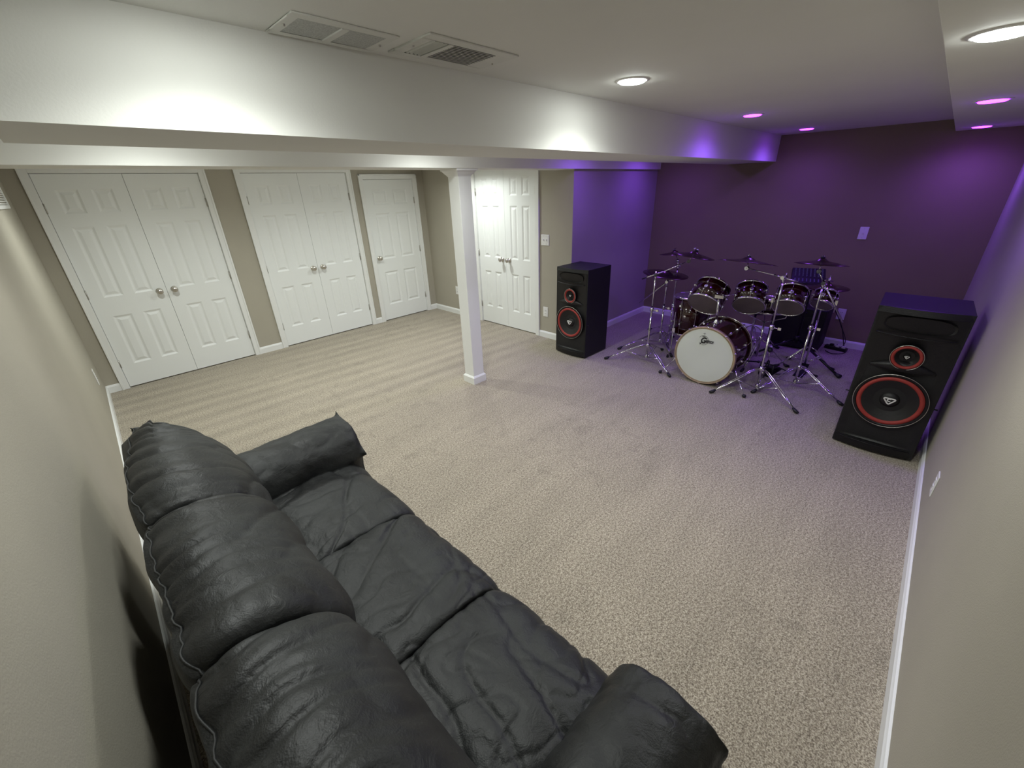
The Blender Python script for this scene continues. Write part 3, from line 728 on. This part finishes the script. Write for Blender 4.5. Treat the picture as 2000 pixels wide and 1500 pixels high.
# A front left boom, B and C behind it, D centre boom, E right boom
stand((4.44, 2.385), .985, [(4.192, 2.773), (4.192, 1.984), (4.88, 2.40)], 'chrome boom cymbal stand nearest the left loudspeaker, arm rising right', boom=((4.43, 2.532, .926), (4.60, 2.125, 1.126)), cym=(4.65, 2.10, 1.19), hub=.20, clampz=.62, nut=EMBL)
cymbal('cymbal', (4.65, 2.10, 1.19), .205, 'cymbal on the front left boom arm', (.10, -.13, 1))
stand((5.025, 2.514), .80, [(4.568, 2.821), (4.74, 2.22), (5.40, 2.50)], 'chrome stand behind the front left one, arm sloping down left', boom=((5.0, 2.825, .433), (5.10, 2.44, .875)) if False else ((5.0, 2.825, .50), (5.06, 2.47, .83)), cym=(5.15, 2.60, .87), hub=.17, clampz=.5)
cymbal('cymbal', (5.15, 2.60, .875), .265, 'broad low cymbal behind the front left boom stand', (.02, -.10, 1))
stand((5.35, 2.545), .93, [(5.50, 2.90), (5.05, 2.42), (5.62, 2.33)], 'thin straight stand farthest back at the left of the kit', boom=((5.36, 2.56, .90), (5.40, 2.58, .985)), cym=(5.48, 2.66, 1.06), hub=.17, clampz=.45, r=.009)
cymbal('cymbal', (5.48, 2.66, 1.06), .19, 'far left cymbal, smallest, highest at the back', (.08, .05, 1))
stand((4.40, 1.211), 1.095, [(4.094, 1.524), (4.172, .821), (4.80, 1.26)], 'chrome boom cymbal stand in front of the bass drum, long arm to the left', boom=((4.43, 1.106, 1.064), (4.55, 1.555, 1.117)), cym=(4.60, 1.57, 1.175), hub=.247, clampz=.66)
cymbal('cymbal', (4.60, 1.57, 1.178), .255, 'large thin cymbal seen edge-on over the middle toms', (.17, -.03, 1))
stand((4.735, .969), 1.02, [(4.347, 1.227), (4.58, .562), (5.13, .86)], 'chrome boom cymbal stand right of the kit, counter arm hanging down right', boom=((4.75, .753, .698), (4.76, 1.03, 1.112)), cym=(4.80, 1.035, 1.182), hub=.22, clampz=.62)
cymbal('cymbal', (4.80, 1.035, 1.185), .205, 'cymbal with violet shine on the right boom stand', (.10, .0, 1))
# hi-hat
hh = tag(empty('hi_hat_stand', (5.27, 1.0, 0)), 'chrome hi-hat stand with pedal behind the right boom stand', 'stand')
MB().tube([(0, 0, .02), (0, 0, .55)], .010, 12).tube([(0, 0, .5), (0, 0, .87)], .007, 10).tube([(0, 0, .8), (0, 0, 1.0)], .003, 8).build('pole', CHROME, hh)
tripod(hh, (5.27, 1.0), .25, .10, [(5.44, .77), (5.50, 1.20), (5.17, 1.25)])
MB().lathe([(.003, .925), (.011, .93), (.011, .965), (.003, .97)], 12).box((-.004, -.035, .94), (.004, .0, .952)).box((-.004, 0, .955), (.004, .03, .967)).build('clutch', CHROME, hh)
pd = MB().box((-.24, -.045, .0), (-.01, .045, .008)).box((-.0, -.03, 0), (.02, .03, .07))
pd.build('pedal_base', DARKMET, hh); MB().box((-.22, -.04, .0), (.02, .04, .01), Matrix.Translation((0, 0, .055)) @ Matrix.Rotation(R(-14), 4, 'Y')).build('footboard', DARKMET, hh)
cymbal('hi_hat_cymbal', (5.27, 1.0, .895), .18, 'upper hi-hat cymbal at the right edge of the kit', (.0, .02, 1), group='hi-hat pair')
c2 = cymbal('hi_hat_cymbal', (5.27, 1.0, .862), .18, 'lower hi-hat cymbal facing the upper one', (.0, .02, -1), group='hi-hat pair')
# snare stand
ss = tag(empty('snare_stand', (5.06, 1.42, 0)), 'chrome snare stand under the snare drum', 'stand')
MB().tube([(0, 0, .12), (0, 0, .50)], .011, 12).lathe([(.011, .3), (.02, .305), (.02, .34), (.011, .345)], 12).build('pole', CHROME, ss)
tripod(ss, (5.06, 1.42), .30, .12, [(4.80, 1.47), (5.20, 1.70), (5.24, 1.14)])
for an in (20, 140, 260):
    dr = Vector((cos(R(an)), sin(R(an)), 0)); MB().tube([(0, 0, .50), dr*.10+Vector((0, 0, .545)), dr*.186+Vector((0, 0, .585)), dr*.192+Vector((0, 0, .625))], .006, 8).build('basket_arm', CHROME, ss)

# bass drum
BR, BD = .293, .47
bx, by = 4.223, 1.695
bd = tag(empty('bass_drum', (bx, by, BR+.012)), 'maroon bass drum with white front head and maple hoop', 'drum')
AX = Vector((-1, .02, .0)).normalized(); _, ba, bb_ = frame_axes(AX)
MB().lathe([(BR-.018, -.03), (BR-.018, -BD+.03)], 72, (0, 0, 0), AX).build('shell', MAROON, bd)
for nm, h0, m_ in (('front_hoop', 0, MAPLE), ('rear_hoop', -BD, MAROON)):
    s_ = 1 if h0 == 0 else -1
    MB().lathe([(BR-.012, h0-s_*.040), (BR, h0-s_*.040), (BR+.001, h0-s_*.006), (BR-.003, h0), (BR-.011, h0), (BR-.012, h0-s_*.005)], 72, (0, 0, 0), AX, closed=True).build(nm, m_, bd)
MB().lathe([(BR-.0125, -.010), (BR-.03, -.006), (BR*.5, -.0055), (.0001, -.0055)], 72, (0, 0, 0), AX).build('front_head', HEADW, bd)
MB().torus(AX*(-.008), AX, BR-.019, .0035, 72, 8).build('head_collar', MAPLE, bd, label='thin amber ring inside the hoop')
MB().lathe([(BR-.0125, -BD+.010), (.0001, -BD+.008)], 72, (0, 0, 0), AX).build('rear_head', HEADC, bd)
MB().torus(AX*(-BD+.02), AX, BR+.001, .006, 72, 8).build('rear_hoop_band', CHROME, bd)
for k in range(10):
    an = 2*pi*(k+.5)/10; dr = ba*cos(an)+bb_*sin(an)
    for h0, s_ in ((0, 1), (-BD, -1)):
        q = dr*(BR+.004)+AX*(h0-s_*.02)
        cl = MB().tube([dr*(BR-.004)+AX*(h0+s_*.003), dr*(BR+.004)+AX*(h0+s_*.002), q, dr*(BR+.002)+AX*(h0-s_*.046)], .0075, 8).build('claw', CHROME, bd)
        MB().tube([q+AX*0, dr*(BR+.004)+AX*(h0-s_*.13)], .0035, 6).tube([q-AX*s_*(-.02)-ba*.014, q-AX*s_*(-.02)+ba*.014], .003, 6).build('tension_rod', CHROME, cl)
    MB().lathe([(.013, 0), (.013, .012), (.008, .02), (.0001, .021)], 12, dr*(BR-.02)+AX*(-.15), dr).lathe([(.013, 0), (.013, .012), (.008, .02), (.0001, .021)], 12, dr*(BR-.02)+AX*(-BD+.15), dr).build('lug', CHROME, bd)
for sg, fx, fy in ((1, 4.227, 2.107), (-1, 4.20, 1.257)):
    p = Vector((.10, sg*.265, -.08)); f = Vector((fx-bx, fy-by, -(BR+.012)+.018))
    sp_ = MB().tube([p, p.lerp(f, .5)], .008, 10).tube([p.lerp(f, .45), f], .0055, 10).box((-.018, -.018, -.02), (.018, .018, .03), Matrix.Translation(p)).build('spur', CHROME, bd)
    MB().sphere(f, .019, 12, (1, 1, .85)).build('rubber_foot', RUBBER, sp_)
# tom holder post
MB().tube([(.235, .012, BR-.02), (.245, .03, BR+.265)], .0125, 14).lathe([(.03, 0), (.03, .008), (.016, .03), (.0125, .04)], 16, (.235, .012, BR-.016)).box((-.035, -.03, BR+.235), (.035, .05, BR+.265), Matrix.Translation((.245, .01, 0))).tube([(.245, .03, BR+.25), (.31, .10, BR+.28)], .006, 8).tube([(.245, .0, BR+.25), (.36, -.09, BR+.27)], .006, 8).build('tom_holder', CHROME, bd)
# logo on the front head
def text_mesh(txt, size, shear=0, bold=0, spacing=1):
    cu = bpy.data.curves.new('t', 'FONT'); cu.body = txt; cu.size = size; cu.shear = shear; cu.offset = bold; cu.extrude = .0006; cu.space_character = spacing
    cu.align_x = 'LEFT'; o = bpy.data.objects.new('t', cu); COL.objects.link(o)
    dg = bpy.context.evaluated_depsgraph_get(); me = bpy.data.meshes.new_from_object(o.evaluated_get(dg)); bpy.data.objects.remove(o); return me
def put_text(parent, txt, size, y, z, shear=0, bold=0, sx=1, name='logo_lettering', spacing=1):
    me = text_mesh(txt, size, shear, bold, spacing)
    # text local x -> world -y ; text y -> world z ; face -x
    M_ = Matrix(((0, 0, -1, -.0022), (-sx, 0, 0, y), (0, 1, 0, z), (0, 0, 0, 1))); me.transform(M_); me.materials.clear(); me.materials.append(INK)
    o = bpy.data.objects.new(name, me); COL.objects.link(o); o.parent = parent; return o
Lg = empty('x'); bpy.data.objects.remove(Lg)
put_text(bd, 'G', .082, .052, .132, shear=.25, bold=.0022, sx=.85, name='logo_initial')
put_text(bd, 'RETSCH', .036, .004, .142, shear=.25, bold=.0012, sx=.60, spacing=.95)
MB().tube([(.004, .034, .146), (.004, .052, .112)], .0040, 8).build('logo_tail', INK, bd)
lc = MB()
for a0, a1 in ((30, 160), (168, 285), (292, 325)):
    lc.tube([(.004, .024+.046*cos(R(a)), .158+.046*sin(R(a))) for a in range(a0, a1+1, 5)], .0013, 6)
lc.tube([(.004, .024, .210), (.004, .024, .236)], .0012, 6).tube([(.004, .036, .226), (.004, .012, .226)], .0012, 6)
lc.build('logo_ring', INK, bd)
put_text(bd, 'U.S.A.', .012, .038, .194, bold=.0005, name='logo_small_lettering')

# bass pedals
def pedal(loc, rz, label):
    t = tag(empty('bass_drum_pedal', loc, rz), label, 'drum pedal', 'bass drum pedals')
    MB().box((0, -.055, 0), (.30, .055, .008)).build('base_plate', DARKMET, t, .002)
    MB().box((0, -.042, -.004), (.25, .042, .005), Matrix.Translation((.045, 0, .085)) @ Matrix.Rotation(R(14), 4, 'Y')).build('footboard', DARKMET, t, .002)
    MB().tube([(.03, -.06, .0), (.03, -.06, .13)], .009, 10).tube([(.03, .06, .0), (.03, .06, .13)], .009, 10).tube([(.03, -.07, .13), (.03, .07, .13)], .007, 10).build('frame', DARKMET, t)
    MB().torus((.03, 0, .13), (0, 1, 0), .034, .007, 28, 8).build('cam', DARKMET, t)
    bt = MB().tube([(.03, 0, .13), (.005, 0, .28)], .004, 8).build('beater_shaft', CHROME, t)
    MB().sphere((.003, 0, .29), .025, 14).build('beater', RUBBER, bt)
    return t
p1 = pedal((4.71, 1.68, 0), 0, 'black bass pedal nearest the bass drum')
dup(p1, (4.84, 1.265, 0), R(-8), 'black slave bass pedal between the boom stands')
MB_l = MB().tube([(4.745, 1.60, .13), (4.865, 1.345, .13)], .007, 10).sphere((4.745, 1.60, .13), .014).sphere((4.865, 1.345, .13), .014).build('pedal_linkage', DARKMET)
tag(MB_l, 'black drive shaft linking the two bass pedals', 'drum pedal')

# mixer on its stand
ms = tag(empty('mixer_stand', (5.60, 1.18, 0)), 'black stand holding the small mixer at the back right of the kit', 'stand')
MB().tube([(0, 0, .18), (0, 0, .86)], .014, 12).build('pole', DARKMET, ms)
MB().lathe([(.014, .18), (.03, .185), (.03, .25), (.014, .26)], 14).build('hub', DARKMET, ms)
for f in ((5.259, .695), (5.35, 1.55), (5.84, 1.42)):
    v_ = Vector((f[0]-5.60, f[1]-1.18, .02)); d_ = v_.normalized()
    lg = MB().tube([(0, 0, .23), v_], .012, 10).build('leg', DARKMET, ms)
    q0 = Vector((0, 0, .23)).lerp(v_, .52); q1 = Vector((0, 0, .23)).lerp(v_, .58); MB().tube([q0, q1], .0145, 10).build('leg_band', EMBL, lg)
    MB().tube([v_-d_*.04+Vector((0, 0, .01)), v_+d_*.02+Vector((0, 0, -.0))], .02, 10, rs=[.014, .024]).build('rubber_foot', RUBBER, lg)
mx_ = tag(empty('mixer', (5.58, 1.23, .875)), 'small black mixer with rows of buttons tilted on its stand', 'mixer')
mx_.rotation_euler = (0, R(-20), R(14))
MB().box((-.155, -.15, 0), (.155, .15, .055)).build('case', BLKPL, mx_, .006)
for i in range(8):
    for j in range(5): MB().lathe([(.007, 0), (.006, .012), (.0001, .013)], 10, (.115-j*.034, -.12+i*.034, .055)).build('knob', KEYS, mx_)
for i in range(8): MB().box((-.135, -.125+i*.034, .055), (-.075, -.115+i*.034, .062)).build('fader', KEYS, mx_)
MB().box((-.03, -.03, -.02), (.03, .03, 0)).build('mounting_plate', DARKMET, mx_)

# amplifier, power strip, cables
am = tag(empty('amplifier', (6.08, 1.27, 0)), 'large black amplifier cabinet against the dark wall behind the kit', 'amplifier')
MB().box((-.17, -.27, .02), (.17, .27, .50)).build('cabinet', VINYL, am, .012)
MB().box((-.176, -.245, .05), (-.168, .245, .40)).build('grille_cloth', CONE, am)
MB().box((-.176, -.245, .415), (-.168, .245, .485)).build('control_panel', BLKPL, am)
for i in range(7): MB().lathe([(.010, 0), (.009, .014), (.0001, .015)], 12, (-.176, -.2+i*.066, .45), (-1, 0, 0)).build('knob', DARKMET, am)
for a_, b_ in ((-.14, -.22), (-.14, .22), (.14, -.22), (.14, .22)): MB().lathe([(.018, 0), (.02, .022)], 10, (a_, b_, 0)).build('foot', RUBBER, am)
tr = tag(empty('drum_throne', (5.66, 1.66, 0)), 'black round drum stool behind the bass drum', 'stool')
MB().lathe([(.0001, .44), (.15, .44), (.17, .455), (.172, .50), (.15, .53), (.0001, .54)], 32).build('seat', RUBBER, tr)
MB().tube([(0, 0, .10), (0, 0, .44)], .014, 12).build('pole', CHROME, tr)
tripod(tr, (5.66, 1.66), .26, .10, [(5.795, 1.373), (5.42, 1.52), (5.78, 1.93)])
ps = tag(empty('power_strip', (6.17, .86, 0), R(80)), 'black power strip on the carpet by the dark wall', 'power strip')
MB().box((-.11, -.03, .0), (.11, .03, .04)).build('housing', BLKPL, ps, .005)
for i in range(3): MB().box((-.09+i*.06, -.018, .04), (-.055+i*.06, .018, .062)).build('plug', GRILLE if i < 2 else BLKPL, ps)
def cable(pts, label, r=.0045):
    cu = []
    n = len(pts); P = [Vector(p) for p in pts]
    for i in range(n-1):
        a, b, c_, d = P[max(i-1, 0)], P[i], P[i+1], P[min(i+2, n-1)]
        for k in range(8):
            u = k/8; cu.append(.5*((2*b)+(-a+c_)*u+(2*a-5*b+4*c_-d)*u*u+(-a+3*b-3*c_+d)*u**3))
    cu.append(P[-1]); o = MB().tube(cu, r, 8).build('cable', RUBBER); return tag(o, label, 'cable')
cable([(6.318, .925, .36), (6.25, .90, .30), (6.22, .80, .12), (6.20, .82, .03), (6.17, .86, .066)], 'black cable hanging from the outlet down to the power strip')
cable([(5.75, 1.15, .86), (5.95, .98, .55), (6.08, .86, .30), (6.17, .80, .08), (6.10, .76, .007), (5.98, .86, .007), (6.05, .94, .007)], 'black cable drooping from the mixer to the carpet')
cable([(4.95, 1.18, .007), (5.05, 1.10, .012), (5.15, 1.18, .007), (5.10, 1.28, .007), (5.0, 1.30, .010), (5.02, 1.20, .018)], 'coiled black cable on the carpet near the bass pedals', .005)
bpy.context.view_layer.update()
